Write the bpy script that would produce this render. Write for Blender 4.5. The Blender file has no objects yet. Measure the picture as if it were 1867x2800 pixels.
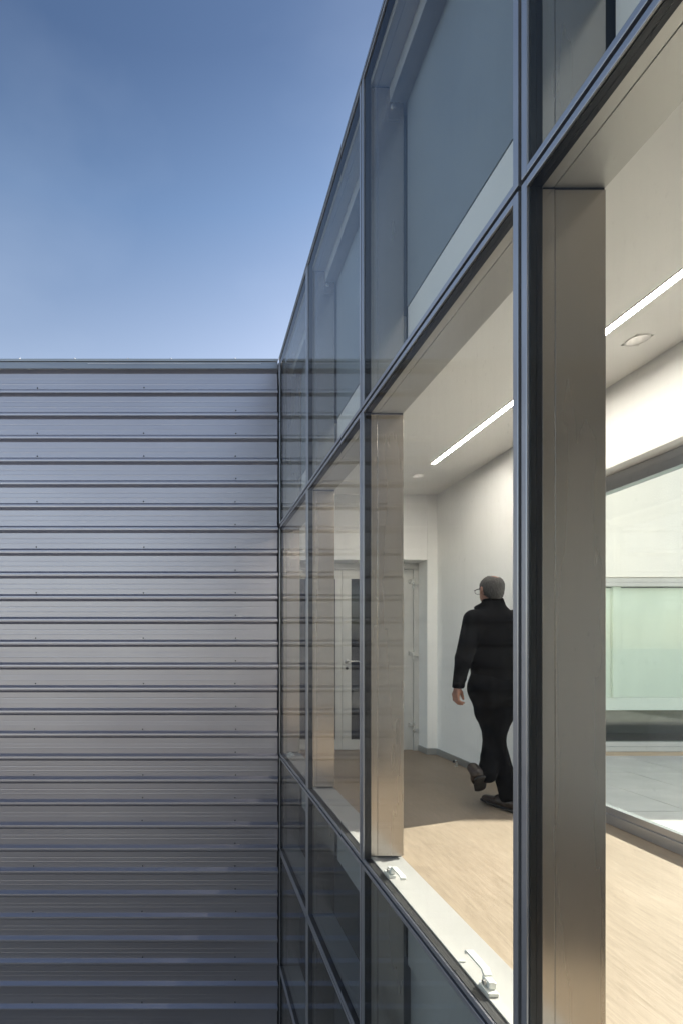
import bpy, bmesh, math, random
import numpy as np
from mathutils import Vector, Matrix
random.seed(7)
R = math.radians
S = bpy.context.scene
COL = S.collection

# ------------------------------------------------------------------ camera
HC = 1.226                                   # camera height above the corridor floor
cam_d = bpy.data.cameras.new('camera')
cam = bpy.data.objects.new('camera', cam_d); COL.objects.link(cam)
cam.location = (0, 0, HC); cam.rotation_euler = (R(90), 0, 0)
cam_d.sensor_fit = 'HORIZONTAL'; cam_d.sensor_width = 36
cam_d.lens = 1322 / 1867 * 36
cam_d.shift_x = 400.5 / 1867; cam_d.shift_y = 367 / 1867
cam_d.clip_start = 0.05; cam_d.clip_end = 6000
S.camera = cam

# ------------------------------------------------------------------ sky, sun, exposure
SUN_AZ, SUN_EL = 71.7, 34.5                  # degrees from +Y towards +X, and above the horizon
W = bpy.data.worlds.new('World'); S.world = W; W.use_nodes = True
wn = W.node_tree; bg = wn.nodes['Background']
sky = wn.nodes.new('ShaderNodeTexSky'); sky.sky_type = 'NISHITA'; sky.sun_disc = False
sky.sun_elevation = R(SUN_EL); sky.sun_rotation = R(SUN_AZ)
sky.altitude = 0; sky.air_density = 1.0; sky.dust_density = 1.0; sky.ozone_density = 1.0
# pale haze low in the sky all the way round, deep blue overhead
tcw = wn.nodes.new('ShaderNodeTexCoord'); sep = wn.nodes.new('ShaderNodeSeparateXYZ'); hz = wn.nodes.new('ShaderNodeValToRGB'); mulc = wn.nodes.new('ShaderNodeMix')
mulc.data_type = 'RGBA'; mulc.blend_type = 'MULTIPLY'; mulc.inputs['Factor'].default_value = 1
wn.links.new(tcw.outputs['Generated'], sep.inputs[0]); wn.links.new(sep.outputs['Z'], hz.inputs['Fac'])
er = hz.color_ramp; er.interpolation = 'LINEAR'
er.elements[0].position, er.elements[0].color = .32, (2.1, 1.8, 1.55, 1)
er.elements[1].position, er.elements[1].color = 1.0, (.42, .50, .58, 1)
for q, c in ((.479, (1.82, 1.52, 1.30, 1)), (.669, (.92, .98, 1.01, 1)), (.777, (.58, .65, .73, 1))):
    e_ = er.elements.new(q); e_.color = c
wn.links.new(sky.outputs[0], mulc.inputs['A']); wn.links.new(hz.outputs['Color'], mulc.inputs['B'])
wz = wn.nodes.new('ShaderNodeTexNoise'); wz.inputs['Scale'].default_value = 2.2; wz.inputs['Detail'].default_value = 5; wz.inputs['Roughness'].default_value = .5
wmp = wn.nodes.new('ShaderNodeMapping'); wmp.inputs['Scale'].default_value = (1, 1, 2.0); wmp.inputs['Rotation'].default_value = (.3, .5, 0)
wn.links.new(tcw.outputs['Generated'], wmp.inputs['Vector']); wn.links.new(wmp.outputs['Vector'], wz.inputs['Vector'])
wr_ = wn.nodes.new('ShaderNodeMapRange'); wr_.inputs['From Min'].default_value = .45; wr_.inputs['From Max'].default_value = .8; wr_.inputs['To Max'].default_value = .10
wn.links.new(wz.outputs['Fac'], wr_.inputs['Value'])
cir = wn.nodes.new('ShaderNodeMix'); cir.data_type = 'RGBA'; cir.inputs['B'].default_value = (5.6, 6.4, 7.6, 1)
wn.links.new(wr_.outputs['Result'], cir.inputs['Factor']); wn.links.new(mulc.outputs['Result'], cir.inputs['A'])
wn.links.new(cir.outputs['Result'], bg.inputs['Color']); bg.inputs['Strength'].default_value = 0.0545
sun_d = bpy.data.lights.new('sun', 'SUN'); sun_d.energy = 5.0; sun_d.angle = R(0.53); sun_d.color = (1, 0.93, 0.83)
sun = bpy.data.objects.new('sun', sun_d); COL.objects.link(sun)
sd = Vector((math.sin(R(SUN_AZ)) * math.cos(R(SUN_EL)), math.cos(R(SUN_AZ)) * math.cos(R(SUN_EL)), math.sin(R(SUN_EL))))
sun.rotation_euler = sd.to_track_quat('Z', 'Y').to_euler(); sun.location = (20, 8, 20)
S.view_settings.view_transform = 'Standard'; S.view_settings.look = 'None'
S.view_settings.exposure = 1.70; S.view_settings.gamma = 1
S.render.engine = 'CYCLES'
S.cycles.max_bounces = 12; S.cycles.diffuse_bounces = 5; S.cycles.glossy_bounces = 4
S.cycles.transparent_max_bounces = 32; S.cycles.transmission_bounces = 8
S.cycles.sample_clamp_indirect = 8
S.cycles.use_adaptive_sampling = True; S.cycles.adaptive_threshold = .02
S.cycles.use_denoising = True

# ------------------------------------------------------------------ helpers
class MB:
    def __init__(s): s.v = []; s.f = []
    def add(s, vs, fs):
        o = len(s.v); s.v += [tuple(p) for p in vs]; s.f += [tuple(i + o for i in f) for f in fs]; return s
    def box(s, x0, x1, y0, y1, z0, z1):
        return s.add([(x0,y0,z0),(x1,y0,z0),(x1,y1,z0),(x0,y1,z0),(x0,y0,z1),(x1,y0,z1),(x1,y1,z1),(x0,y1,z1)],
                     [(0,3,2,1),(4,5,6,7),(0,1,5,4),(1,2,6,5),(2,3,7,6),(3,0,4,7)])
    def prism(s, poly, axis, a, b):
        """poly: list of 2-D points, extruded along axis (0,1,2) from a to b"""
        n = len(poly); vs = []
        for t in (a, b):
            for p, q in poly:
                vs.append({0: (t, p, q), 1: (p, t, q), 2: (p, q, t)}[axis])
        fs = [tuple(range(n)), tuple(range(2*n-1, n-1, -1))]
        fs += [(i, i+n, (i+1) % n + n, (i+1) % n) for i in range(n)]
        return s.add(vs, fs)
    def tube(s, pts, r, n=8, cap=True):
        pts = [Vector(p) for p in pts]; rr = r if isinstance(r, (list, tuple)) else [r]*len(pts)
        vs = []; u = None
        for i, p in enumerate(pts):
            d = (pts[min(i+1, len(pts)-1)] - pts[max(i-1, 0)]).normalized()
            if u is None: u = d.orthogonal().normalized()
            u = (u - d*u.dot(d)).normalized(); w = d.cross(u)
            for k in range(n):
                a = 2*math.pi*k/n; vs.append(p + (u*math.cos(a) + w*math.sin(a))*rr[i])
        fs = []
        for i in range(len(pts)-1):
            for k in range(n):
                fs.append((i*n+k, i*n+(k+1) % n, (i+1)*n+(k+1) % n, (i+1)*n+k))
        if cap: fs += [tuple(range(n-1, -1, -1)), tuple(range((len(pts)-1)*n, len(pts)*n))]
        return s.add(vs, fs)
    def lathe(s, prof, c, n=24, axis=2):
        vs = []
        for r, h in prof:
            for k in range(n):
                a = 2*math.pi*k/n; q = (r*math.cos(a), r*math.sin(a))
                vs.append({2: (c[0]+q[0], c[1]+q[1], c[2]+h), 1: (c[0]+q[0], c[1]+h, c[2]+q[1]), 0: (c[0]+h, c[1]+q[0], c[2]+q[1])}[axis])
        fs = [(i*n+k, i*n+(k+1) % n, (i+1)*n+(k+1) % n, (i+1)*n+k) for i in range(len(prof)-1) for k in range(n)]
        return s.add(vs, fs)
    def mesh(s, name):
        m = bpy.data.meshes.new(name); m.from_pydata(s.v, [], s.f)
        bm = bmesh.new(); bm.from_mesh(m); bmesh.ops.recalc_face_normals(bm, faces=bm.faces); bm.to_mesh(m); bm.free()
        return m
    def build(s, name, mat, parent=None, bevel=0, smooth=False, loc=None):
        return link(name, s.mesh(name), mat, parent, bevel, smooth, loc)

def link(name, me, mat, parent=None, bevel=0, smooth=False, loc=None):
    if mat and not me.materials: me.materials.append(mat)
    o = bpy.data.objects.new(name, me); COL.objects.link(o)
    if parent: o.parent = parent
    if loc: o.location = loc
    if smooth:
        for p in me.polygons: p.use_smooth = True
    if bevel:
        b = o.modifiers.new('bevel', 'BEVEL'); b.width = bevel; b.segments = 2; b.limit_method = 'ANGLE'; b.harden_normals = False
    return o
def empty(name, loc=(0,0,0)):
    o = bpy.data.objects.new(name, None); COL.objects.link(o); o.location = loc; o.empty_display_size = .1; return o
def tag(o, label, cat, group=None):
    o['label'] = label; o['category'] = cat
    if group: o['group'] = group
    return o
def struct(o): o['kind'] = 'structure'; return o

# ------------------------------------------------------------------ materials
def nodes(name):
    m = bpy.data.materials.new(name); m.use_nodes = True
    return m, m.node_tree, m.node_tree.nodes['Principled BSDF']
def N(t, typ, **kw):
    n = t.nodes.new(typ)
    for k, v in kw.items(): setattr(n, k, v)
    return n
def pos_noise(t, scale, detail=4, rough=.55, rot=(0,0,0), dist=0):
    g = N(t, 'ShaderNodeNewGeometry'); mp = N(t, 'ShaderNodeMapping')
    mp.inputs['Scale'].default_value = scale; mp.inputs['Rotation'].default_value = rot
    nz = N(t, 'ShaderNodeTexNoise'); nz.inputs['Scale'].default_value = 1
    nz.inputs['Detail'].default_value = detail; nz.inputs['Roughness'].default_value = rough; nz.inputs['Distortion'].default_value = dist
    t.links.new(g.outputs['Position'], mp.inputs['Vector']); t.links.new(mp.outputs['Vector'], nz.inputs['Vector'])
    return nz.outputs['Fac']
def ramp(t, fac, lo, hi, a=.3, b=.7):
    r = N(t, 'ShaderNodeMapRange'); r.inputs['From Min'].default_value = a; r.inputs['From Max'].default_value = b
    r.inputs['To Min'].default_value = lo; r.inputs['To Max'].default_value = hi
    t.links.new(fac, r.inputs['Value']); return r.outputs['Result']
def mixc(t, fac, c0, c1):
    m = N(t, 'ShaderNodeMix', data_type='RGBA')
    m.inputs['A'].default_value = (*c0, 1); m.inputs['B'].default_value = (*c1, 1)
    t.links.new(fac, m.inputs['Factor']); return m.outputs['Result']
def simple(name, col, rough=.5, metal=0, var=.08, scale=(6,6,6), bump=0, bscale=None, rvar=.05, rot=(0,0,0), spec=.5):
    m, t, p = nodes(name)
    f = pos_noise(t, scale, rot=rot)
    c0 = tuple(max(0, c*(1-var)) for c in col); c1 = tuple(min(1, c*(1+var)) for c in col)
    t.links.new(mixc(t, ramp(t, f, 0, 1), c0, c1), p.inputs['Base Color'])
    t.links.new(ramp(t, f, max(.02, rough-rvar), rough+rvar), p.inputs['Roughness'])
    p.inputs['Metallic'].default_value = metal; p.inputs['Specular IOR Level'].default_value = spec
    if bump:
        b = N(t, 'ShaderNodeBump'); b.inputs['Strength'].default_value = 1; b.inputs['Distance'].default_value = bump
        t.links.new(pos_noise(t, bscale or scale, rot=rot), b.inputs['Height']); t.links.new(b.outputs['Normal'], p.inputs['Normal'])
    return m
def emit(name, col, strength):
    m, t, p = nodes(name); p.inputs['Base Color'].default_value = (*col, 1)
    p.inputs['Emission Color'].default_value = (*col, 1); p.inputs['Emission Strength'].default_value = strength
    return m
def glass(name, tint, r0=.05, rough=0.0, wave=0.0, dust=0.0):
    """thin pane: see-through plus exact Fresnel reflection; r0 is the share of s-polarised light"""
    m = bpy.data.materials.new(name); m.use_nodes = True; t = m.node_tree; t.nodes.clear()
    out = N(t, 'ShaderNodeOutputMaterial'); g = N(t, 'ShaderNodeNewGeometry')
    d = N(t, 'ShaderNodeVectorMath', operation='DOT_PRODUCT')
    t.links.new(g.outputs['Normal'], d.inputs[0]); t.links.new(g.outputs['Incoming'], d.inputs[1])
    a = N(t, 'ShaderNodeMath', operation='ABSOLUTE'); t.links.new(d.outputs['Value'], a.inputs[0])
    def math_(op, x, y):
        n_ = N(t, 'ShaderNodeMath', operation=op)
        for q, v in enumerate((x, y)):
            if v is None: continue
            if isinstance(v, (int, float)): n_.inputs[q].default_value = v
            else: t.links.new(v, n_.inputs[q])
        return n_.outputs[0]
    c = a.outputs[0]; n2 = 2.25
    root = math_('SQRT', math_('ADD', math_('MULTIPLY', c, c), n2 - 1), None)
    def refl(x, y): return math_('POWER', math_('DIVIDE', math_('SUBTRACT', x, y), math_('ADD', x, y)), 2)
    rp = refl(root, math_('MULTIPLY', c, n2)); rs = refl(root, c)
    ma = N(t, 'ShaderNodeMath', operation='ADD')
    t.links.new(math_('MULTIPLY', rp, 1 - r0), ma.inputs[0]); t.links.new(math_('MULTIPLY', rs, r0), ma.inputs[1])
    tr = N(t, 'ShaderNodeBsdfTransparent'); tr.inputs['Color'].default_value = (*tint, 1)
    gl = N(t, 'ShaderNodeBsdfGlossy'); gl.inputs['Roughness'].default_value = rough; gl.inputs['Color'].default_value = (1,1,1,1)
    if wave:
        b = N(t, 'ShaderNodeBump'); b.inputs['Strength'].default_value = 1; b.inputs['Distance'].default_value = wave
        t.links.new(pos_noise(t, (1.3,1.3,1.3), detail=1), b.inputs['Height']); t.links.new(b.outputs['Normal'], gl.inputs['Normal'])
    mx = N(t, 'ShaderNodeMixShader'); t.links.new(ma.outputs[0], mx.inputs[0])
    t.links.new(tr.outputs[0], mx.inputs[1]); t.links.new(gl.outputs[0], mx.inputs[2]); last = mx.outputs[0]
    if dust:                                  # rain streaks and dried drops
        df = N(t, 'ShaderNodeBsdfDiffuse'); df.inputs['Color'].default_value = (.7,.7,.68,1)
        st = ramp(t, pos_noise(t, (40, 40, 2.5), detail=2, rough=.7), 0, dust, .5, .75)
        dr = ramp(t, pos_noise(t, (70, 70, 45), detail=1), 0, dust*5, .70, .80)
        m2 = N(t, 'ShaderNodeMixShader'); t.links.new(math_('ADD', st, dr), m2.inputs[0])
        t.links.new(last, m2.inputs[1]); t.links.new(df.outputs[0], m2.inputs[2]); last = m2.outputs[0]
    t.links.new(last, out.inputs['Surface'])
    return m

M = {}
M['ground'] = simple('asphalt_yard', (.075,.073,.07), .9, var=.2, scale=(.6,.6,.6), bump=.004, bscale=(30,30,30))
def cladding_mat():
    m, t, p = nodes('grey_coated_steel')
    big = pos_noise(t, (.5,.5,1.3), detail=2); streak = pos_noise(t, (.35, 1, 90), detail=5, rough=.7); fine = pos_noise(t, (2.0, 1, 260), detail=2)
    mul = N(t, 'ShaderNodeMath', operation='MULTIPLY_ADD'); mul.inputs[1].default_value = .35
    t.links.new(streak, mul.inputs[0]); t.links.new(ramp(t, big, 0, .45), mul.inputs[2])
    t.links.new(mixc(t, ramp(t, mul.outputs[0], 0, 1, .25, .75), (.48,.455,.49), (.55,.525,.555)), p.inputs['Base Color'])
    t.links.new(ramp(t, streak, .335, .395), p.inputs['Roughness'])
    p.inputs['Metallic'].default_value = .86
    b = N(t, 'ShaderNodeBump'); b.inputs['Strength'].default_value = 1; b.inputs['Distance'].default_value = .0005
    t.links.new(pos_noise(t, (.9, 1, 6), detail=2), b.inputs['Height'])
    b2 = N(t, 'ShaderNodeBump'); b2.inputs['Strength'].default_value = .15; b2.inputs['Distance'].default_value = .0002
    t.links.new(fine, b2.inputs['Height']); t.links.new(b.outputs['Normal'], b2.inputs['Normal'])
    t.links.new(b2.outputs['Normal'], p.inputs['Normal'])
    return m
M['clad'] = cladding_mat()
M['flash'] = simple('grey_flashing', (.36,.37,.39), .34, .75, var=.06, scale=(2,2,30), bump=.0008, bscale=(2,2,4))
M['frame'] = simple('anodised_frame', (.46,.46,.48), .32, .75, var=.05, scale=(3,3,3))
M['column'] = simple('anodised_column', (.50,.455,.41), .25, .85, var=.03, scale=(5,5,.5))
M['transom'] = simple('anodised_transom', (.56,.54,.50), .36, .45, var=.03, scale=(5,.6,5))
M['sill'] = simple('pale_sill', (.36,.355,.345), .42, .25, var=.04, scale=(6,1,6))
M['gasket'] = simple('black_gasket', (.012,.012,.014), .5)
M['spacer'] = simple('dark_spacer', (.014,.0145,.015), .45, 0, var=.06, scale=(6,6,6))
M['glass'] = glass('facade_glass', (.96,.97,.965), .05, 0, .0005, .011)
M['glass_inner'] = glass('clear_glass', (.95,.97,.96), .3)
M['glass_green'] = glass('green_glass', (.95,.98,.96), .3)
M['white'] = simple('white_plaster', (.86,.855,.835), .75, var=.025, scale=(1.5,1.5,1.5), bump=.0006, bscale=(120,120,120))
M['ceiling'] = simple('ceiling_paint', (.85,.835,.80), .7, var=.02, scale=(1.2,1.2,1.2))
M['cream'] = simple('cream_render', (.84,.82,.75), .85, var=.04, scale=(1,1,1), bump=.002, bscale=(60,60,60))
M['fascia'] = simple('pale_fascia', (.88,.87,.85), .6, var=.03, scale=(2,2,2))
M['backpan'] = simple('grey_backpan', (.30,.335,.37), .5, .2, var=.05, scale=(3,3,3))
M['lowpan'] = simple('lower_grey_panel', (.30,.31,.31), .5, .1, var=.05, scale=(3,3,3))
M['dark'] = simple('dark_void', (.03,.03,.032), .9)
M['slab'] = simple('concrete_slab', (.30,.29,.28), .9, var=.15, scale=(3,3,3))
M['roof'] = simple('roof_membrane', (.35,.35,.34), .9, var=.1)
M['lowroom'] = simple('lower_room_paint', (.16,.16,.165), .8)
M['skirt'] = simple('aluminium_skirting', (.42,.43,.43), .38, .7, var=.05, scale=(2,2,20))
M['steel'] = simple('brushed_steel', (.62,.61,.59), .28, .95, var=.05, scale=(30,30,30))
M['latch'] = simple('latch_coating', (.66,.67,.64), .42, .35, var=.04, scale=(40,40,40))
M['door'] = simple('door_leaf_paint', (.56,.555,.53), .38, .25, var=.03, scale=(2,2,2))
M['doorglass'] = simple('dark_vision_glass', (.02,.022,.025), .08, 0, var=.2)
M['led'] = emit('led_diffuser', (1, .93, .84), 32)
M['spot'] = emit('downlight_lamp', (1, .95, .88), 0.8)
M['lighttrim'] = simple('white_trim', (.75,.73,.70), .45)
M['tile'] = simple('grey_porcelain', (.56,.55,.53), .55, var=.10, scale=(2.5,5,5), bump=.0006, bscale=(40,40,40))
M['grout'] = simple('dark_grout', (.10,.10,.10), .9)
M['blind'] = simple('pale_green_blind', (.76,.79,.74), .8, var=.03, scale=(6,6,1.5))
M['brown'] = simple('brown_bench', (.16,.145,.12), .6, var=.2, scale=(4,4,12))
M['oak'] = simple('oak_strip', (.48,.38,.27), .6, var=.12, scale=(3,30,30))
def floor_mat():
    m, t, p = nodes('pale_streaked_flooring')
    a = R(32)
    f1 = pos_noise(t, (52, 5.5, 1), detail=5, rough=.65, rot=(0,0,-a), dist=.4)
    f2 = pos_noise(t, (230, 9, 1), detail=4, rough=.75, rot=(0,0,-a))
    f3 = pos_noise(t, (2.2, 1.2, 1), detail=3, rot=(0,0,-a))
    ad = N(t, 'ShaderNodeMath', operation='MULTIPLY_ADD'); ad.inputs[1].default_value = .45; t.links.new(f1, ad.inputs[0])
    s2 = N(t, 'ShaderNodeMath', operation='MULTIPLY'); s2.inputs[1].default_value = .42; t.links.new(f2, s2.inputs[0]); t.links.new(s2.outputs[0], ad.inputs[2])
    ad2 = N(t, 'ShaderNodeMath', operation='MULTIPLY_ADD'); ad2.inputs[1].default_value = .25; t.links.new(f3, ad2.inputs[0]); t.links.new(ad.outputs[0], ad2.inputs[2])
    t.links.new(mixc(t, ramp(t, ad2.outputs[0], 0, 1, .40, .72), (.185,.143,.100), (.325,.262,.195)), p.inputs['Base Color'])
    t.links.new(ramp(t, f1, .42, .55), p.inputs['Roughness']); p.inputs['Specular IOR Level'].default_value = .35
    b = N(t, 'ShaderNodeBump'); b.inputs['Strength'].default_value = .5; b.inputs['Distance'].default_value = .0005
    t.links.new(f2, b.inputs['Height']); t.links.new(b.outputs['Normal'], p.inputs['Normal'])
    return m
M['floor'] = floor_mat()
M['knit'] = simple('black_knit', (.0035,.0035,.0042), .9, var=.4, scale=(40,40,12), bump=.0015, bscale=(14,14,7), spec=.08)
M['denim'] = simple('black_trousers', (.0024,.0025,.0032), .9, var=.4, scale=(30,30,10), bump=.0012, bscale=(10,10,5), spec=.08)
M['skin'] = simple('skin', (.30,.15,.105), .5, var=.14, scale=(28,28,28), bump=.0006, bscale=(120,120,120))
M['hair'] = simple('grey_hair', (.036,.033,.031), .7, var=.6, scale=(160,160,40), bump=.003, bscale=(220,220,60))
M['shoe'] = simple('brown_leather', (.032,.021,.016), .5, var=.3, scale=(40,40,40))
M['sole'] = simple('shoe_sole', (.018,.016,.015), .7)
M['specs'] = simple('dark_spectacle_frame', (.02,.02,.025), .3, .3)

# ------------------------------------------------------------------ levels
XF = 0.95                                    # outer face of the glazed wall
BAY = 1.348
MY = [5.461 - BAY*i for i in range(6)]       # mullion lines, far to near
TZ = [-3.73, -2.404, -1.075, -0.009, 2.576, 4.452]   # transom lines, low to high
XI = 1.18                                    # inner face of the columns
CEIL = 2.936
YB = 5.46                                    # rear wall of the corridor
XR = 2.73                                    # right wall of the corridor
YN = 1.30                                    # its near jamb
YJ = 3.80                                    # far jamb of the opening in the right wall
HEAD = 2.40
GZ = -4.2
YE = MY[5]                                   # near end of what is built
TOPZ = 4.44

# ------------------------------------------------------------------ setting: ground, floor, walls, roof
struct(MB().box(-900, 900, -900, 900, GZ-.5, GZ).build('ground', M['ground']))
struct(MB().box(XI+.002, 2.935, YE, 5.78, -.30, -.0005).build('floor', M['floor']))
struct(MB().box(1.23, 2.93, YE, YB-.002, -.56, -.302).build('floor_slab', M['slab']))

def ceiling_mesh(holes):
    xs = sorted({1.225, XR-.001} | {h[0] for h in holes} | {h[1] for h in holes})
    ys = sorted({YE, YB-.001} | {h[2] for h in holes} | {h[3] for h in holes})
    mb = MB()
    for i in range(len(xs)-1):
        for j in range(len(ys)-1):
            cx, cy = (xs[i]+xs[i+1])/2, (ys[j]+ys[j+1])/2
            if any(h[0] < cx < h[1] and h[2] < cy < h[3] for h in holes): continue
            mb.add([(xs[i],ys[j],CEIL),(xs[i],ys[j+1],CEIL),(xs[i+1],ys[j+1],CEIL),(xs[i+1],ys[j],CEIL)], [(0,1,2,3)])
    for h in holes:
        a, b, c, d = h; z1 = CEIL + .09
        mb.add([(a,c,CEIL),(b,c,CEIL),(b,d,CEIL),(a,d,CEIL),(a,c,z1),(b,c,z1),(b,d,z1),(a,d,z1)],
               [(0,4,5,1),(1,5,6,2),(2,6,7,3),(3,7,4,0),(4,7,6,5)])
    return mb
SPOTS = [(2.234, 4.85), (2.47, 2.70)]
LX0, LX1, LY0, LY1 = 2.209, 2.252, 1.55, 4.53
holes = [(x-.05, x+.05, y-.05, y+.05) for x, y in SPOTS] + [(LX0, LX1, LY0, LY1)]
cm = ceiling_mesh(holes)
me = bpy.data.meshes.new('ceiling'); me.from_pydata(cm.v, [], cm.f)
struct(link('ceiling', me, M['ceiling']))
struct(MB().box(1.10, 2.95, YE, YB+.2, 4.30, 4.415).build('roof', M['roof']))
# right wall: solid beyond the opening and the strip above it
wr = MB().box(XR, 2.93, YJ, YB-.001, 0, 4.295).box(XR, 2.93, YN+.001, YJ-.001, HEAD, 4.295).box(XR, 2.93, YE, YN, 0, 4.295)
wall_r = struct(wr.build('wall_right', M['white'], bevel=.003))
wb = MB().box(2.62, 2.93, YB, 5.78, 0, 4.295).box(.97, 2.619, YB, 5.78, 2.20, 4.295)
wall_b = struct(wb.build('wall_rear', M['white'], bevel=.003))
struct(MB().box(1.0, 2.93, YE-.2, YE-.001, 0, 4.295).build('wall_near_end', M['white']))
sk = MB().box(XR-.012, XR-.001, YJ+.01, YB-.013, .001, .072)
sk.build('skirting_board', M['skirt'], wall_r, bevel=.0015)
MB().box(2.608, XR-.001, YB-.012, YB-.001, .001, .0715).box(2.608, 2.619, YB-.0005, 5.66, .001, .071).build('skirting_board', M['skirt'], wall_b, bevel=.0015)

# lower storey behind the glass: shell of a dim room
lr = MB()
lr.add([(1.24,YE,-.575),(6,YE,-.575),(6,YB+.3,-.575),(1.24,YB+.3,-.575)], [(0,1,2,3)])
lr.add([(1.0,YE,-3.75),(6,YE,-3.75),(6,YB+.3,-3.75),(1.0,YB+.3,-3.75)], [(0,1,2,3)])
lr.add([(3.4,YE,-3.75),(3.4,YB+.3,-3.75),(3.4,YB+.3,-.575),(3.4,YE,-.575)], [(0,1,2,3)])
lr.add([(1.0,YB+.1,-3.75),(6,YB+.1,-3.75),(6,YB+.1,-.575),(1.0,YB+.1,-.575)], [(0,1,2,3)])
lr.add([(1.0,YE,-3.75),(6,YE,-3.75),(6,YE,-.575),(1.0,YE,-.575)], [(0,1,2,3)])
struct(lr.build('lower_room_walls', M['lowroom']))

# ------------------------------------------------------------------ building with corrugated cladding
cb = tag(empty('corrugated_building', (-1.2, 6, GZ)), 'wing clad in horizontal ribbed grey metal sheeting, left of the glazed wall', 'building')
def under(o, e):                              # keep world placement under an empty that stands elsewhere
    o.parent = e; o.matrix_parent_inverse = Matrix.Translation(e.location).inverted(); return o
XL, XC = -3.35, 0.933
YT, YC = 5.463, 5.425                         # trough and crest planes
under(MB().box(XL+.03, .94, 5.50, 11.5, GZ, TOPZ-.03).box(.94, 2.925, 5.81, 11.5, GZ, TOPZ-.03).box(.96, 2.925, 5.57, 5.809, GZ, -.31).build('wall_core', M['slab']), cb)
PITCH = .2574
C0 = 1.226 + 3.106                            # lower edge of the first crest
# one course, z measured from the crest's lower edge: trough below, then slopes and crest
def course(h_tr=.1744):
    d = .0006
    p = [(YT, -.027-h_tr)]
    zt = -.027
    # trough with two fine stiffening grooves
    for g, s in ((.66, 1), (.36, -1)):
        z = -.027 - h_tr*g
        p += [(YT, z-.006), (YT-d*s, z-.002), (YT-d*s, z+.002), (YT, z+.006)]
    p += [(YT, -.027), (YC, 0), (YC-.001, .0145), (YC, .029), (YT, .056)]
    return p
def course_mesh(p, name):
    back = [(YT+.012, p[-1][1]), (YT+.012, p[0][1])]
    return MB().prism(p + back, 0, XL, XC).mesh(name)
cl_me = course_mesh(course(), 'cladding_panel')
cl_me.materials.append(M['clad'])
rows = []
for k in range(34):
    z = C0 - PITCH*k
    if z - .2 < GZ: break
    o = link('cladding_panel', cl_me, None, loc=(random.uniform(-.004, .004), 0, z))
    under(o, cb); rows.append(o)
# side of the wing
side = MB()
for k in range(33):
    z = C0 - PITCH*k
    side.prism([(XL-.003, z-.2), (XL-.003, z-.027), (XL-.04, z), (XL-.04, z+.029), (XL-.003, z+.056), (XL+.028, z+.056), (XL+.028, z-.2)], 1, 5.50, 11.5)
so = under(side.build('side_cladding', M['clad']), cb)
# screws
sc_me = MB().lathe([(0, -.006), (.0055, -.006), (.0055, -.0015), (.0085, -.001), (.0085, .0005)], (0,0,0), 10, 1).mesh('screw')
sc_me.materials.append(simple('screw_zinc', (.10,.10,.105), .5, .6))
def screw(x, k, dx=0):
    z = C0 - PITCH*k + .056 + .016
    o = link('screw', sc_me, None, loc=(x + random.uniform(-.006,.006) + dx, YT-.0015, z + random.uniform(-.003,.003))); under(o, cb)
for k in (1,3,4,6,8,10,12,14,16,18,22,24,28): screw(-1.77 - .0025*k, k)
for k in (1,3,4,6,8,10,12,14,16,18,19,20,22,24,26,28): screw(-.574 - .0008*k, k)
for k in list(range(2,25)) + [26,27,28]: screw(.459, k)
for k in range(1,28,2): screw(-2.95, k)
# coping
cp = MB().prism([(5.405, TOPZ-.028), (5.402, TOPZ-.026), (5.400, TOPZ), (5.75, TOPZ+.012), (5.75, TOPZ-.01), (5.408, TOPZ-.012)], 0, XL-.05, .93)
cp.box(XL-.02, .928, 5.412, 5.47, C0+.004, TOPZ-.0285)
co = under(cp.build('coping', M['flash'], bevel=.001), cb)
under(MB().box(-1.2, .74, 5.4085, 5.4115, TOPZ-.052, TOPZ-.046).build('joint_tape', simple('pale_joint_tape', (.7,.7,.72), .4)), cb)
bolt_me = MB().lathe([(.0001,.016),(.007,.016),(.008,.006),(.012,.004),(.012,-.002)], (0,0,0), 10, 2).mesh('coping_screw')
bolt_me.materials.append(M['steel'])
for x in (-1.966, -1.348, -.752, -.269, .45, -2.6):
    under(link('coping_screw', bolt_me, None, loc=(x, 5.42, TOPZ+.0005)), cb)
under(MB().box(.937, .945, 5.43, 5.52, GZ, TOPZ-.03).build('closing_strip', M['gasket']), cb)

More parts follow.
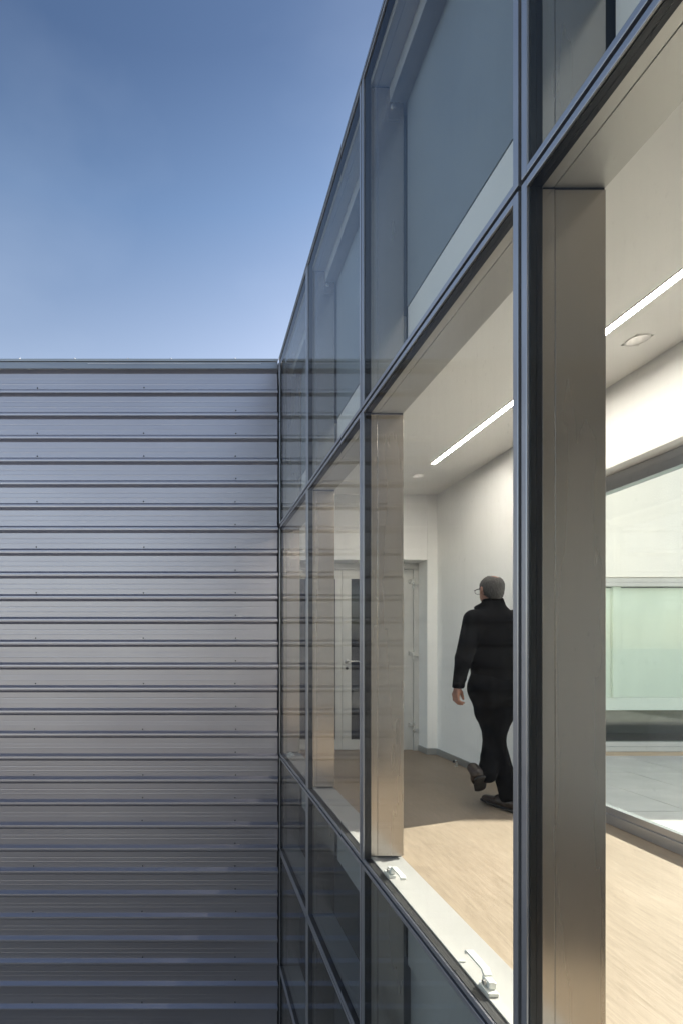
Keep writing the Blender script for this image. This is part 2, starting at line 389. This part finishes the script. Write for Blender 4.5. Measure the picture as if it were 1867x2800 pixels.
# ------------------------------------------------------------------ glazed wall
cw = tag(empty('glazed_facade', (1.05, 2.1, GZ)), 'glazed curtain wall in slim grey metal frames receding to the left', 'facade')
HG = .0075                                    # half of the open joint between units
FW = .022                                     # visible frame width
def ring(y0, y1, z0, z1, w, x0, x1):
    """rectangular ring in the facade plane"""
    mb = MB()
    mb.box(x0, x1, y0, y0+w, z0, z1); mb.box(x0, x1, y1-w, y1, z0, z1)
    mb.box(x0, x1, y0+w, y1-w, z0, z0+w); mb.box(x0, x1, y0+w, y1-w, z1-w, z1)
    return mb
for j in range(len(TZ)-1):
    for i in range(len(MY)-1):
        y0, y1 = MY[i+1]+HG, MY[i]-HG
        z0, z1 = TZ[j]+HG, TZ[j+1]-HG
        if j == len(TZ)-2: z1 = TZ[j+1]+.012
        fr = under(ring(y0, y1, z0, z1, FW, XF, .990).build('unit_frame', M['frame'], bevel=.0018), cw)
        a, b, c, d = y0+FW, y1-FW, z0+FW, z1-FW
        pn = under(MB().box(.9565, .984, a-.004, b+.004, c-.004, d+.004).build('glass_pane', M['glass']), cw)
        sp = ring(a-.002, b+.002, c-.002, d+.002, .006, .958, .9765)
        so_ = sp.build('edge_spacer', M['spacer'], pn); 
        so_.matrix_parent_inverse = pn.matrix_parent_inverse.inverted() @ pn.matrix_parent_inverse if False else Matrix.Identity(4)
        gk = ring(a-.002, b+.002, c-.002, d+.002, .0062, .977, .9935)
        g_ = gk.build('edge_gasket', M['gasket'], pn)
# dark seal in the open joints
for i in range(len(MY)):
    under(MB().box(.968, .975, MY[i]-HG-.001, MY[i]+HG+.001, TZ[0], TZ[-1]).build('joint_seal', M['gasket']), cw)
for j in range(1, len(TZ)-1):
    under(MB().box(.9685, .9745, YE, MY[0], TZ[j]-HG-.001, TZ[j]+HG+.001).build('joint_seal', M['gasket']), cw)
# deep transoms, inside
for j in range(len(TZ)):
    z = TZ[j]; top = z+.030; bot = z-.030
    if j == len(TZ)-1: bot, top = z-.055, z-.002
    mt = M['sill'] if j == 3 else M['transom']
    mb = MB().prism([(.994, bot), (1.030, bot), (1.030, bot+.004), (1.033, bot+.004), (1.033, bot), (XI, bot), (XI, top), (1.033, top), (1.033, top-.004), (1.030, top-.004), (1.030, top+.010 if j == 3 else top), (.994, top+.010 if j == 3 else top)], 1, YE, MY[0]-.002)
    under(mb.build('transom', mt, bevel=.001), cw)
# columns, one piece per storey with a shadow gap at each end
for i in range(len(MY)):
    y = MY[i]
    for j in range(len(TZ)-1):
        z0 = TZ[j]+.030+.006; z1 = TZ[j+1]-.030-.009
        if j == 3: z0 += .010
        if j == len(TZ)-2: z1 = TZ[j+1]-.055-.009
        w = .030
        poly = [(.994, y-w-.002), (1.030, y-w-.002), (1.030, y-w+.004), (1.0325, y-w+.004), (1.0325, y-w), (XI-.0015, y-w), (XI-.0015, y+w), (1.0325, y+w), (1.0325, y+w-.004), (1.030, y+w-.004), (1.030, y+w+.002), (.994, y+w+.002)]
        under(MB().prism(poly, 2, z0, z1).build('column', M['column'], bevel=.0012), cw)
        under(MB().box(1.0, XI-.012, y-.022, y+.022, z0-.008, z0+.004).box(1.0, XI-.003, y-.027, y+.027, z1-.004, z1+.011).build('column_end_seal', M['gasket']), cw)
    # bracket plate near the top of each upper column
    br = under(MB().box(1.085, 1.155, y-.036, y-.0305, 4.20, 4.335).build('bracket_plate', M['column'], bevel=.0015), cw)
    MB().lathe([(.0001,-.012),(.010,-.012),(.011,-.004),(.016,-.002),(.016,.001)], (1.118, y-.0362, 4.275), 14, 1).build('bolt', M['steel'], br)
# fascias and back panels between the columns
for i in range(len(MY)-1):
    a, b = MY[i+1]+.034, MY[i]-.037
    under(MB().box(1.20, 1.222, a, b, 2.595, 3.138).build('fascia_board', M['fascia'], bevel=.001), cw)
    under(MB().box(1.196, 1.222, a, b, 3.142, 4.385).build('back_panel', M['backpan'], bevel=.001), cw)
    under(MB().box(1.20, 1.222, a, b, -.574, -.05).build('floor_edge_panel', M['lowpan'], bevel=.001), cw)
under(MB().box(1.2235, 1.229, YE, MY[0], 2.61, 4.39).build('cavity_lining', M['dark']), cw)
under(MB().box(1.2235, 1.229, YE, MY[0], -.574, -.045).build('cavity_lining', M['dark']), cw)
for i in (2, 3, 4):
    a, b = MY[i+1]+.05, MY[i]+.005
    under(MB().box(1.234, 1.240, a, b, -3.6, -.58).build('roller_blind', M['lowpan']), cw)
# capping along the top edge
under(MB().prism([(.945, 4.458), (.945, 4.478), (1.30, 4.492), (1.30, 4.47)], 1, YE, MY[0]).build('capping', M['flash'], bevel=.0015), cw)
# window latches on the sashes
def latch(y, s):
    """base at y; the lever points along +Y for s = 1"""
    zb = TZ[3]+.030+.010
    e = empty('window_latch', (1.013, y, zb)); under(e, cw)
    e.matrix_parent_inverse = Matrix.Translation(cw.location).inverted()
    MB().prism([(-.018, -.012), (.018, -.012), (.018, .055), (-.012, .055), (-.018, .045)] if s > 0 else [(-.018, -.055), (.018, -.055), (.018, .012), (-.018, .012)], 2, .0005, .014).build('base_plate', M['latch'], e, bevel=.002)
    MB().box(-.006, .020, *( (.004, .048) if s > 0 else (-.048, -.004) ), .0145, .040).build('pivot_block', M['latch'], e, bevel=.004)
    MB().lathe([(.0001, -.009), (.0085, -.009), (.0095, -.004), (.0095, .002)], (-.006, s*.026, .027), 14, 0).build('pivot_pin', M['steel'], e)
    prof = [(s*.040, .034), (s*.058, .052), (s*.150, .052), (s*.156, .047), (s*.156, .040), (s*.162, .040), (s*.162, .052), (s*.152, .060), (s*.054, .060), (s*.036, .044)]
    MB().prism(prof, 0, -.004, .024).build('lever', M['latch'], e, bevel=.0015)
    return e
for i in (2, 0):
    if i: latch(MY[i+1]+.235, 1)
    latch(MY[i]-.225, -1)
    mk = under(MB().box(.998, 1.018, MY[i+1]+.405, MY[i+1]+.412, TZ[3]+.0402, TZ[3]+.046).build('striker', M['latch']), cw)

# ------------------------------------------------------------------ luminaires
ll = tag(empty('linear_light', (2.231, 1.7, CEIL)), 'long recessed strip light glowing in the white corridor ceiling', 'strip light')
under(MB().box(LX0+.001, LX1-.001, LY0+.001, LY1-.001, CEIL+.002, CEIL+.010).build('diffuser', M['led']), ll)
under(MB().box(LX0-.007, LX0, LY0-.007, LY1+.007, CEIL-.003, CEIL+.006).box(LX1, LX1+.007, LY0-.007, LY1+.007, CEIL-.003, CEIL+.006)
      .box(LX0, LX1, LY1, LY1+.007, CEIL-.003, CEIL+.006).build('trim', M['lighttrim']), ll)
for (x, y), lab in zip(SPOTS, ('small round recessed downlight beyond the far end of the strip light', 'round recessed downlight close to the strip light and right wall, nearest the viewer')):
    dl = tag(empty('downlight', (x, y, CEIL)), lab, 'downlight', 'corridor downlights')
    MB().lathe([(.057, -.0005), (.056, -.003), (.050, -.0035), (.048, -.002), (.047, .001)], (0,0,0), 32).build('trim_ring', M['lighttrim'], dl, smooth=True)
    MB().lathe([(.0475, 0), (.042, .020), (.036, .055)], (0,0,0), 32).build('reflector', M['lighttrim'], dl, smooth=True)
    MB().lathe([(.0001, .050), (.034, .050), (.036, .054)], (0,0,0), 24).build('lamp', M['spot'], dl)

# ------------------------------------------------------------------ double door at the end of the corridor
dd = tag(empty('double_door', (1.75, 5.68, 0)), 'pale double door with dark vision panels at the far end of the corridor', 'door')
YD = 5.675
under(MB().box(.98, 2.618, YD-.012, 5.775, 2.128, 2.198).box(2.558, 2.618, YD-.012, 5.775, .001, 2.127).build('door_frame', M['door'], bevel=.002), dd)
def leaf(x0, x1, gx0, gx1, handle):
    l = under(MB().box(x0, gx0, YD, YD+.05, .008, 2.124).box(gx1, x1, YD, YD+.05, .008, 2.124)
              .box(gx0, gx1, YD, YD+.05, .008, .126).box(gx0, gx1, YD, YD+.05, 2.016, 2.124).build('door_leaf', M['door']), dd)
    I = Matrix.Identity(4)
    MB().box(gx0, gx1, YD+.012, YD+.03, .126, 2.016).build('vision_panel', M['doorglass'], l)
    if handle:
        hx = x0+.052
        MB().lathe([(.0001,-.010),(.024,-.010),(.026,-.006),(.026,.001)], (hx, YD-.001, 1.05), 20, 1).tube([(hx, YD-.008, 1.05), (hx, YD-.05, 1.05), (hx+.02, YD-.056, 1.05), (hx+.145, YD-.056, 1.048)], .0095, 10).build('handle', M['steel'], l, smooth=True)
        MB().lathe([(.0001,-.006),(.015,-.006),(.017,-.003),(.017,.001)], (hx, YD-.001, .965), 16, 1).build('keyhole_rose', M['gasket'], l)
    return l
leaf(1.730, 2.554, 1.832, 2.449, True)
leaf(.985, 1.7255, 1.09, 1.65, False)
for z in (1.955, 1.115, .27):
    h = under(MB().lathe([(.0001,.054),(.0115,.054),(.0115,-.054),(.0001,-.054)], (2.556, YD-.016, z), 14, 2).build('hinge', M['steel'], smooth=False), dd)
    MB().box(2.500, 2.549, YD-.018, YD-.001, z+.005, z+.052).box(2.563, 2.608, YD-.028, YD-.013, z-.05, z-.006).build('hinge_plate', M['steel'], h, bevel=.0015)
struct(MB().box(.985, 2.93, 5.781, 5.80, 0, 2.3).build('wall_behind_door', M['dark']))

# ------------------------------------------------------------------ glazed screen in the right wall
gs = tag(empty('courtyard_screen', (2.86, 1.2, 0)), 'floor to head metal framed glazed screen between corridor and paved courtyard', 'glazed screen')
def scr(name, mb, mat, bev=.002): return under(mb.build(name, mat, bevel=bev), gs)
Y0, Y1 = YN+.002, YJ-.002
scr('head_frame', MB().box(2.84, 2.91, Y0, Y1, 2.290, 2.345).box(2.845, 2.905, Y0, Y1, 2.346, HEAD-.002), M['frame'])
scr('bottom_frame', MB().box(2.84, 2.91, Y0, Y1, .0015, .07).box(2.852, 2.90, Y0, Y1, .071, .116), M['frame'])
for y in (Y1-.055, Y0): scr('post', MB().box(2.842, 2.908, y, y+.055, .117, 2.289), M['frame'])
scr('glass_pane', MB().box(2.862, 2.886, Y0+.056, Y1-.056, .1165, 2.2895), M['glass_inner'], 0)

# ------------------------------------------------------------------ courtyard
ter = struct(MB().box(2.93, 14, -8, 5.42, GZ, -.012).build('courtyard', M['grout']))
tile_me = MB().box(-.2755, .2755, -.2755, .2755, -.0115, 0).mesh('paving_tile'); tile_me.materials.append(M['tile'])
ty = 4.70
for a in range(10):
    for b in range(-5, 14):
        x = 3.66 - .2785 - .557 + .557*a; y = 5.257 - .2785 - .557*b + .557*0
        x0 = x - .2755
        if y > 5.13 or x0 < 2.93: continue
        o = link('paving_tile', tile_me, None, loc=(x, y, random.uniform(-.0008, .0008))); o.parent = ter
        o.rotation_euler = (random.uniform(-.002,.002), random.uniform(-.002,.002), 0)
MB().box(2.94, 9, 5.262, 5.418, -.0115, -.001).build('edge_paving', M['tile'], ter)
tl = MB().box(2.935, 3.098, -1, 5.256, -.0115, -.001).build('edge_paving', M['tile'], ter)

cy = tag(empty('courtyard_building', (7, 6, 0)), 'cream rendered building behind the courtyard with a wide green tinted window', 'building')
YW = 5.42
under(MB().box(2.932, 14, YW, YW+.3, 2.0, TOPZ).box(8.5, 14, YW, YW+.3, GZ, 1.999).build('wall', M['cream'], bevel=.003), cy)
under(MB().box(2.932, 14, YW+.3, 11.5, TOPZ-.25, TOPZ-.02).box(2.932, 14, YW+3, 11.5, GZ, TOPZ-.26).box(2.932, 14, YW+.302, YW+2.99, GZ, -.05).build('roof', M['roof']), cy)
win = under(MB().box(2.935, 8.498, YW+.02, YW+.09, 1.945, 1.998).box(2.935, 8.498, YW+.012, YW+.08, 1.90, 1.943).box(2.935, 8.498, YW+.012, YW+.08, .095, .147)
            .box(2.935, 8.498, YW+.004, YW+.09, .04, .093).build('window_frame', M['door'], bevel=.002), cy)
under(MB().box(2.935, 8.498, YW-.02, YW+.2, -.012, .039).build('threshold', M['oak']), cy)
under(MB().box(2.935, 8.498, YW+.04, YW+.055, .148, 1.899).build('window_pane', M['glass_green']), cy)
under(MB().box(2.94, 8.49, YW+.12, YW+.126, .64, 1.89).build('window_blind', M['blind']), cy)
for x in (4.76, 6.3): under(MB().box(x, x+.09, YW+.085, YW+.115, .64, 1.899).build('window_post', M['blind'], bevel=.003), cy)
under(MB().box(2.94, 8.49, YW+.12, YW+.16, .49, .638).build('window_bench', M['white'], bevel=.004), cy)
under(MB().box(2.94, 8.49, YW+.17, YW+.20, .35, .489).build('bench_apron', M['brown']), cy)
under(MB().box(2.94, 8.49, YW+.21, YW+2.9, -.02, .02).box(2.94, 8.49, YW+1.2, YW+1.25, .03, 2.5).build('room_shell', M['lowroom']), cy)

# door stop by the skirting
ds = tag(empty('door_stop', (2.66, 4.93, 0)), 'tiny steel door stop on the floor by the skirting', 'door stop')
MB().lathe([(.0001,.062),(.012,.062),(.013,.058),(.013,.004),(.018,.002),(.018,0)], (0,0,0), 16).build('post', M['steel'], ds)
MB().lathe([(.0001,-.030),(.010,-.030),(.010,-.012)], (0,0,.048), 14, 0).build('rubber_buffer', M['gasket'], ds)

# ------------------------------------------------------------------ the man: signed distance fields meshed with surface nets
def surface_nets(F, org, h):
    nx, ny, nz = F.shape; ins = F < 0
    cs = (nx-1, ny-1, nz-1)
    acc = np.zeros(cs + (3,), np.float32); cnt = np.zeros(cs, np.int32)
    cor = [(i, j, k) for i in (0,1) for j in (0,1) for k in (0,1)]
    sl = lambda c: tuple(slice(c[a], c[a]+cs[a]) for a in range(3))
    for c in cor:
        for a in range(3):
            if c[a]: continue
            d = list(c); d[a] = 1
            f0, f1 = F[sl(c)], F[sl(d)]; x = (f0 < 0) != (f1 < 0)
            idx = np.nonzero(x)
            t = f0[idx] / (f0[idx] - f1[idx])
            for b in range(3):
                acc[idx + (b,)] += (c[b] + (t if b == a else 0))
            cnt[idx] += 1
    cells = np.nonzero(cnt); num = -np.ones(cs, np.int64); num[cells] = np.arange(len(cells[0]))
    P = acc[cells] / cnt[cells][:, None] + np.stack(cells, 1)
    V = np.array(org)[None] + P*h
    faces = []
    for a in range(3):
        b, c = (a+1) % 3, (a+2) % 3
        s0 = [slice(1, n-1) for n in (nx, ny, nz)]; s1 = list(s0)
        s0[a] = slice(0, (nx, ny, nz)[a]-1); s1[a] = slice(1, (nx, ny, nz)[a])
        x = ins[tuple(s0)] != ins[tuple(s1)]; fl = ins[tuple(s1)][x]
        I = np.stack(np.nonzero(x), 1); off = [1, 1, 1]; off[a] = 0; I = I + np.array(off)
        def g(db, dc):
            J = I.copy(); J[:, b] -= db; J[:, c] -= dc
            return num[J[:, 0], J[:, 1], J[:, 2]]
        q = np.stack([g(1,1), g(0,1), g(0,0), g(1,0)], 1); q[fl] = q[fl][:, ::-1]
        faces.append(q)
    return V, np.concatenate(faces)
class Field:
    def __init__(s, lo, hi, h):
        s.lo, s.h = np.array(lo, float), h; s.n = [int((b-a)/h)+1 for a, b in zip(lo, hi)]
        s.F = np.full(s.n, .3, np.float32)
    def region(s, lo, hi):
        i0 = np.maximum(0, ((np.array(lo)-s.lo)/s.h).astype(int)); i1 = np.minimum(s.n, ((np.array(hi)-s.lo)/s.h).astype(int)+2)
        sl = tuple(slice(a, b) for a, b in zip(i0, i1))
        ax = [s.lo[d] + s.h*np.arange(i0[d], i1[d]) for d in range(3)]
        return sl, np.meshgrid(*ax, indexing='ij')
    def blend(s, sl, d, k, sub=False):
        F = s.F[sl]
        if sub: d = -d; a = F; hh = np.clip(.5 - .5*(d-a)/k, 0, 1); s.F[sl] = a*hh + d*(1-hh) + k*hh*(1-hh); return
        hh = np.clip(.5 + .5*(F-d)/k, 0, 1); s.F[sl] = F*(1-hh) + d*hh - k*hh*(1-hh)
    def cap(s, a, b, ra, rb, k=.02, flat=None):
        """tapered capsule; flat = (unit axis, factor) squashes it along an axis"""
        a, b = np.array(a, float), np.array(b, float); m = max(ra, rb)*1.6 + 2.5*k + .02
        sl, (X, Y, Z) = s.region(np.minimum(a, b)-m, np.maximum(a, b)+m)
        d = b-a; L = max(1e-9, d @ d)
        px, py, pz = X-a[0], Y-a[1], Z-a[2]
        t = np.clip((px*d[0]+py*d[1]+pz*d[2])/L, 0, 1)
        qx, qy, qz = px-t*d[0], py-t*d[1], pz-t*d[2]
        if flat:
            u, f = np.array(flat[0], float), flat[1]; u /= np.linalg.norm(u); c = (qx*u[0]+qy*u[1]+qz*u[2])*(1/f-1)
            qx, qy, qz = qx+c*u[0], qy+c*u[1], qz+c*u[2]
        s.blend(sl, (np.sqrt(qx*qx+qy*qy+qz*qz) - (ra+(rb-ra)*t)).astype(np.float32), k); return s
    def ell(s, c, r, yaw=0, k=.02, sub=False, pitch=0):
        c = np.array(c, float); m = max(r)+2.5*k+.02; sl, (X, Y, Z) = s.region(c-m, c+m)
        ca, sa = math.cos(yaw), math.sin(yaw); x, y, z = X-c[0], Y-c[1], Z-c[2]
        x, y = x*ca+y*sa, -x*sa+y*ca
        cp_, sp_ = math.cos(pitch), math.sin(pitch); y, z = y*cp_+z*sp_, -y*sp_+z*cp_
        k0 = np.sqrt((x/r[0])**2+(y/r[1])**2+(z/r[2])**2); k1 = np.sqrt((x/r[0]**2)**2+(y/r[1]**2)**2+(z/r[2]**2)**2)+1e-9
        s.blend(sl, (k0*(k0-1)/k1).astype(np.float32), k, sub); return s
    def cut(s, p, n):
        """keep the side the normal points away from"""
        n = np.array(n, float); n /= np.linalg.norm(n)
        sl, (X, Y, Z) = s.region(s.lo-1, s.lo+np.array(s.n)*s.h+1)
        s.F = np.maximum(s.F, ((X-p[0])*n[0]+(Y-p[1])*n[1]+(Z-p[2])*n[2]).astype(np.float32)); return s
    def build(s, name, mat, parent):
        s.F[0], s.F[-1] = 1, 1; s.F[:, 0] = 1; s.F[:, -1] = 1; s.F[:, :, 0] = 1; s.F[:, :, -1] = 1
        V, Q = surface_nets(s.F, s.lo, s.h)
        me = bpy.data.meshes.new(name); me.from_pydata(V.tolist(), [], Q.tolist()); me.update()
        bm = bmesh.new(); bm.from_mesh(me); bmesh.ops.recalc_face_normals(bm, faces=bm.faces); bm.to_mesh(me); bm.free()
        o = link(name, me, mat, None, smooth=True)
        return under(o, parent) if parent else o

# joints (metres)
pel = (2.285, 3.70, .93); chest = (2.295, 3.70, 1.30); nb = (2.285, 3.70, 1.49); hd = (2.272, 3.715, 1.664)
shL, elL, wrL = (2.125, 3.69, 1.435), (2.035, 3.665, 1.135), (2.016, 3.71, .915)
shR, elR, wrR = (2.465, 3.73, 1.435), (2.555, 3.69, 1.14), (2.55, 3.80, .93)
hipL, knL, anL = (2.19, 3.69, .90), (2.378, 3.86, .505), (2.178, 3.61, .262)
hipR, knR, anR = (2.385, 3.715, .90), (2.312, 3.735, .50), (2.340, 3.60, .09)
HYAW = R(0)                                  # head turned to the left
man = tag(empty('person', (2.30, 3.68, 0)), 'man in black sweater and trousers walking away along the corridor, wearing glasses', 'person')
lo, hi = (1.92, 3.42, -.02), (2.68, 4.02, 1.80)
h = .0055
# body: one continuous skin surface
f = Field(lo, hi, h)
f.cap(pel, chest, .12, .125, .03, ((0,1,0), .72)); f.cap(chest, nb, .13, .06, .04, ((0,1,0), .75))
f.cap(nb, (hd[0]-.004, hd[1]+.01, hd[2]-.06), .058, .052, .02)
f.cap((shL[0]+.03, shL[1], shL[2]-.01), (shR[0]-.03, shR[1], shR[2]-.01), .06, .06, .04)
for a, b, c in ((shL, elL, wrL), (shR, elR, wrR)):
    f.cap(a, b, .048, .038, .02); f.cap(b, c, .038, .026, .012)
for a, b, c in ((hipL, knL, anL), (hipR, knR, anR)):
    f.cap(a, b, .075, .052, .03); f.cap(b, c, .05, .036, .015)
fw = np.array((-math.sin(HYAW), math.cos(HYAW), 0)); lf = np.array((-math.cos(HYAW), -math.sin(HYAW), 0)); up = np.array((0,0,1.))
H = np.array(hd)
f.ell(H + fw*-.008 + up*.012, (.074, .094, .088), HYAW, .02)          # skull
f.ell(H + fw*.035 - up*.050, (.056, .058, .070), HYAW, .025)          # face and jaw
f.cap(H + fw*.072 - up*.096, H + fw*.074 - up*.092, .020, .020, .02)  # chin
f.cap(H + fw*.092 + up*.002, H + fw*.110 - up*.034, .008, .013, .012) # nose
f.cap(H + fw*.083 + lf*-.018 - up*.066, H + fw*.083 + lf*.018 - up*.066, .009, .009, .010)   # lips
for s in (-1, 1):
    f.ell(H + fw*.075 + lf*s*.031 - up*.004, (.013, .011, .010), HYAW, .006, True)           # eye sockets
    f.ell(H + fw*.072 + lf*s*.031 - up*.004, (.011, .011, .011), HYAW, .003)                 # eyes
    e0 = H + fw*-.006 + lf*s*.079 - up*.012
    f.cap(e0 + up*.022 - fw*.004, e0 - up*.024 + fw*.006, .011, .008, .008, (lf, .62)); f.cap(e0 + up*.018 - fw*.012, e0 - up*.002 - fw*.012, .007, .007, .006)
# left hand, relaxed
def hand(f, w, sx):
    w = np.array(w)
    kn = w + (-.010*sx, .012, -.078)
    f.cap(w + (0,0,.02), w + (-.004*sx, .004, -.022), .026, .026, .012, ((1,0,0), .8))
    f.cap(w + (-.004*sx, -.016, -.028), kn + (0, -.026, .014), .017, .016, .014); f.cap(w + (-.004*sx, .018, -.028), kn + (0, .026, .014), .017, .016, .014)
    f.cap(w + (-.005*sx, .002, -.030), kn + (0, 0, .012), .018, .017, .014)
    for n, (dy, l, c) in enumerate(((.032, .90, .0), (.011, 1.05, .10), (-.011, 1.0, .22), (-.031, .80, .35))):
        k0 = kn + (0, dy, .006); k1 = k0 + (.004*sx, .002, -.040*l); k2 = k1 + (.020*sx, 0, -.020*l*(1-c*.3)); k3 = k2 + (.022*sx, 0, -.006*l)
        f.cap(k0, k1, .0105, .0095, .004); f.cap(k1, k2, .0095, .0088, .003); f.cap(k2, k3, .0088, .0075, .003)
    t0 = w + (.012*sx, .016, -.022); t1 = t0 + (.028*sx, .012, -.026); t2 = t1 + (.012*sx, .004, -.032); t3 = t2 + (.006*sx, 0, -.020)
    f.cap(t0, t1, .017, .013, .012); f.cap(t1, t2, .0125, .0105, .004); f.cap(t2, t3, .0105, .008, .003)
hand(f, wrL, 1); hand(f, wrR, -1)
f.build('body', M['skin'], man)
# sweater
f = Field(lo, hi, h)
f.cap((pel[0], pel[1], .95), (2.292, 3.70, 1.12), .165, .168, .03, ((0,1,0), .70)); f.cap((2.292, 3.70, 1.10), (2.295, 3.70, 1.34), .168, .172, .04, ((0,1,0), .70))
f.cap((shL[0]+.035, shL[1]+.005, shL[2]-.03), (shR[0]-.035, shR[1], shR[2]-.03), .085, .085, .05)
f.cap((2.292, 3.69, 1.40), (2.287, 3.70, 1.535), .125, .072, .06, ((0,1,0), .85))
for a, b, c in ((shL, elL, wrL), (shR, elR, wrR)):
    f.cap(a, b, .071, .059, .035); f.cap(b, c, .058, .040, .015)
rng = random.Random(3)
for a, b, c in ((shL, elL, wrL), (shR, elR, wrR)):       # sleeve folds
    for q in range(12):
        t = .55 + .45*q/11; A = np.array(b)*(2-2*t) + np.array(c)*(2*t-1) if t > .5 else np.array(a)
        ang = rng.uniform(0, 6.28); r_ = .056 - .018*(2*t-1)
        f.cap(A + np.array((math.cos(ang), math.sin(ang), .1))*r_*.82, A + np.array((math.cos(ang+1.5), math.sin(ang+1.5), rng.uniform(-.4,.1)))*r_*.82, .013, .010, .010)
f.ell((2.29, 3.70, .855), (.30, .30, .045), 0, .01, True)
for w, d in ((wrL, (0,.15,-1)), (wrR, (0,.2,-1))):
    w = np.array(w); f.ell(w + (0, .008, -.075), (.075, .075, .072), 0, .006, True)
# collar
f.cap((2.286, 3.705, 1.50), (2.283, 3.712, 1.565), .082, .074, .012)
f.cap((2.17, 3.735, 1.522), (2.215, 3.70, 1.552), .016, .018, .02)
f.ell((2.281, 3.722, 1.665), (.15, .15, .083), 0, .008, True)
f.build('sweater', M['knit'], man)
# trousers
f = Field(lo, hi, h)
f.cap((pel[0]-.02, pel[1], .96), (pel[0]+.02, pel[1], .96), .155, .155, .03, ((0,1,0), .72)); f.cap((hipL[0]+.03, hipL[1]-.01, .88), (hipR[0]-.03, hipR[1]-.01, .88), .117, .117, .05)
for a, b, c, s in ((hipL, knL, anL, 1), (hipR, knR, anR, 0)):
    a, b, c = map(np.array, (a, b, c)); m = a*.5+b*.5
    f.cap(a, m, .094, .085, .04); f.cap(m, b, .086, .066, .03); f.cap(b, b*.45+c*.55 + (0,-.012,0), .070, .066, .03)
    f.cap(b*.45+c*.55 + (0,-.012,0), c + (b-c)*.02, .065, .064, .02)
    for q in range(9):
        t = rng.uniform(.1, .98); A = b*(1-t)+c*t; ang = rng.uniform(0, 6.28)
        f.cap(A + np.array((math.cos(ang), math.sin(ang), .05))*.055, A + np.array((math.cos(ang+1.2), math.sin(ang+1.2), -.3))*.055, .014, .011, .012)
f.ell((2.36, 3.56, -.01), (.16, .20, .075), 0, .006, True)
f.build('trousers', M['denim'], man)
# shoes
def shoe(heel, toe, upv):
    heel, toe, upv = map(np.array, (heel, toe, upv)); d = toe-heel; upv = upv/np.linalg.norm(upv)
    f = Field(np.minimum(heel, toe)-.14, np.maximum(heel, toe)+.16, .0045)
    f.cap(heel+d*.16+upv*.048, heel+d*.45+upv*.050, .042, .046, .02); f.cap(heel+d*.45+upv*.038, heel+d*.84+upv*.026, .046, .038, .02, (upv, .72))
    f.cap(heel+d*.18+upv*.06, heel+d*.24+upv*.10, .041, .042, .02)
    f.cut(heel+upv*.014, -upv)
    o = f.build('shoe', M['shoe'], man)
    g = Field(np.minimum(heel, toe)-.14, np.maximum(heel, toe)+.16, .0045)
    g.cap(heel+d*.15+upv*.008, heel+d*.5+upv*.008, .043, .043, .01, (upv, .40)); g.cap(heel+d*.5+upv*.008, heel+d*.86+upv*.010, .048, .043, .01, (upv, .36))
    s_ = g.build('sole', M['sole'], None); s_.parent = o
shoe((2.352, 3.525, .008), (2.272, 3.835, .008), (0, 0, 1))
shoe((2.095, 3.550, .262), (2.225, 3.765, .090), (-.2, .55, .75))
# hair: cropped fringe round a thinning crown
f = Field(H-.15, H+.15, .004)
f.ell(H + fw*-.010 + up*.014, (.080, .098, .092), HYAW, .01)
f.ell(H + fw*-.060 - up*.045, (.052, .040, .050), HYAW, .03)
f.ell(H + fw*.115 - up*.03, (.13, .105, .115), HYAW, .012, True)
f.ell(H + fw*-.040 + lf*-.008 + up*.108, (.034, .060, .034), HYAW, .008, True)
f.ell(H + fw*-.02 - up*.145, (.2, .2, .062), HYAW, .012, True)
for s in (-1, 1): f.ell(H + fw*.0 + lf*s*.085 - up*.02, (.028, .022, .040), HYAW, .008, True)
sl, (X, Y, Z) = f.region(H-.2, H+.2)
f.F[sl] += (.0012*np.sin(X*310+Z*90)*np.sin(Y*290-Z*60) + 0*np.sin(Z*260+X*120)).astype(np.float32)
f.build('hair', M['hair'], man)
# spectacles
gl = MB()
for s in (-1, 1):
    c = H + fw*.112 + lf*s*.034 - up*.010
    gl.tube([c + lf*.025*math.cos(a) + up*.019*math.sin(a) for a in np.linspace(0, 2*math.pi, 25)], .0016, 6, False)
    gl.tube([H + fw*.112 + lf*s*.060 - up*.002, H + fw*.100 + lf*s*.071, H + fw*.04 + lf*s*.080 + up*.004, H - fw*.012 + lf*s*.082 + up*.004], .0024, 6)
gl.tube([H + fw*.112 + lf*-.010 - up*.006, H + fw*.117 - up*.003, H + fw*.112 + lf*.010 - up*.006], .0018, 6)
under(gl.build('spectacles', M['specs'], smooth=True), man)
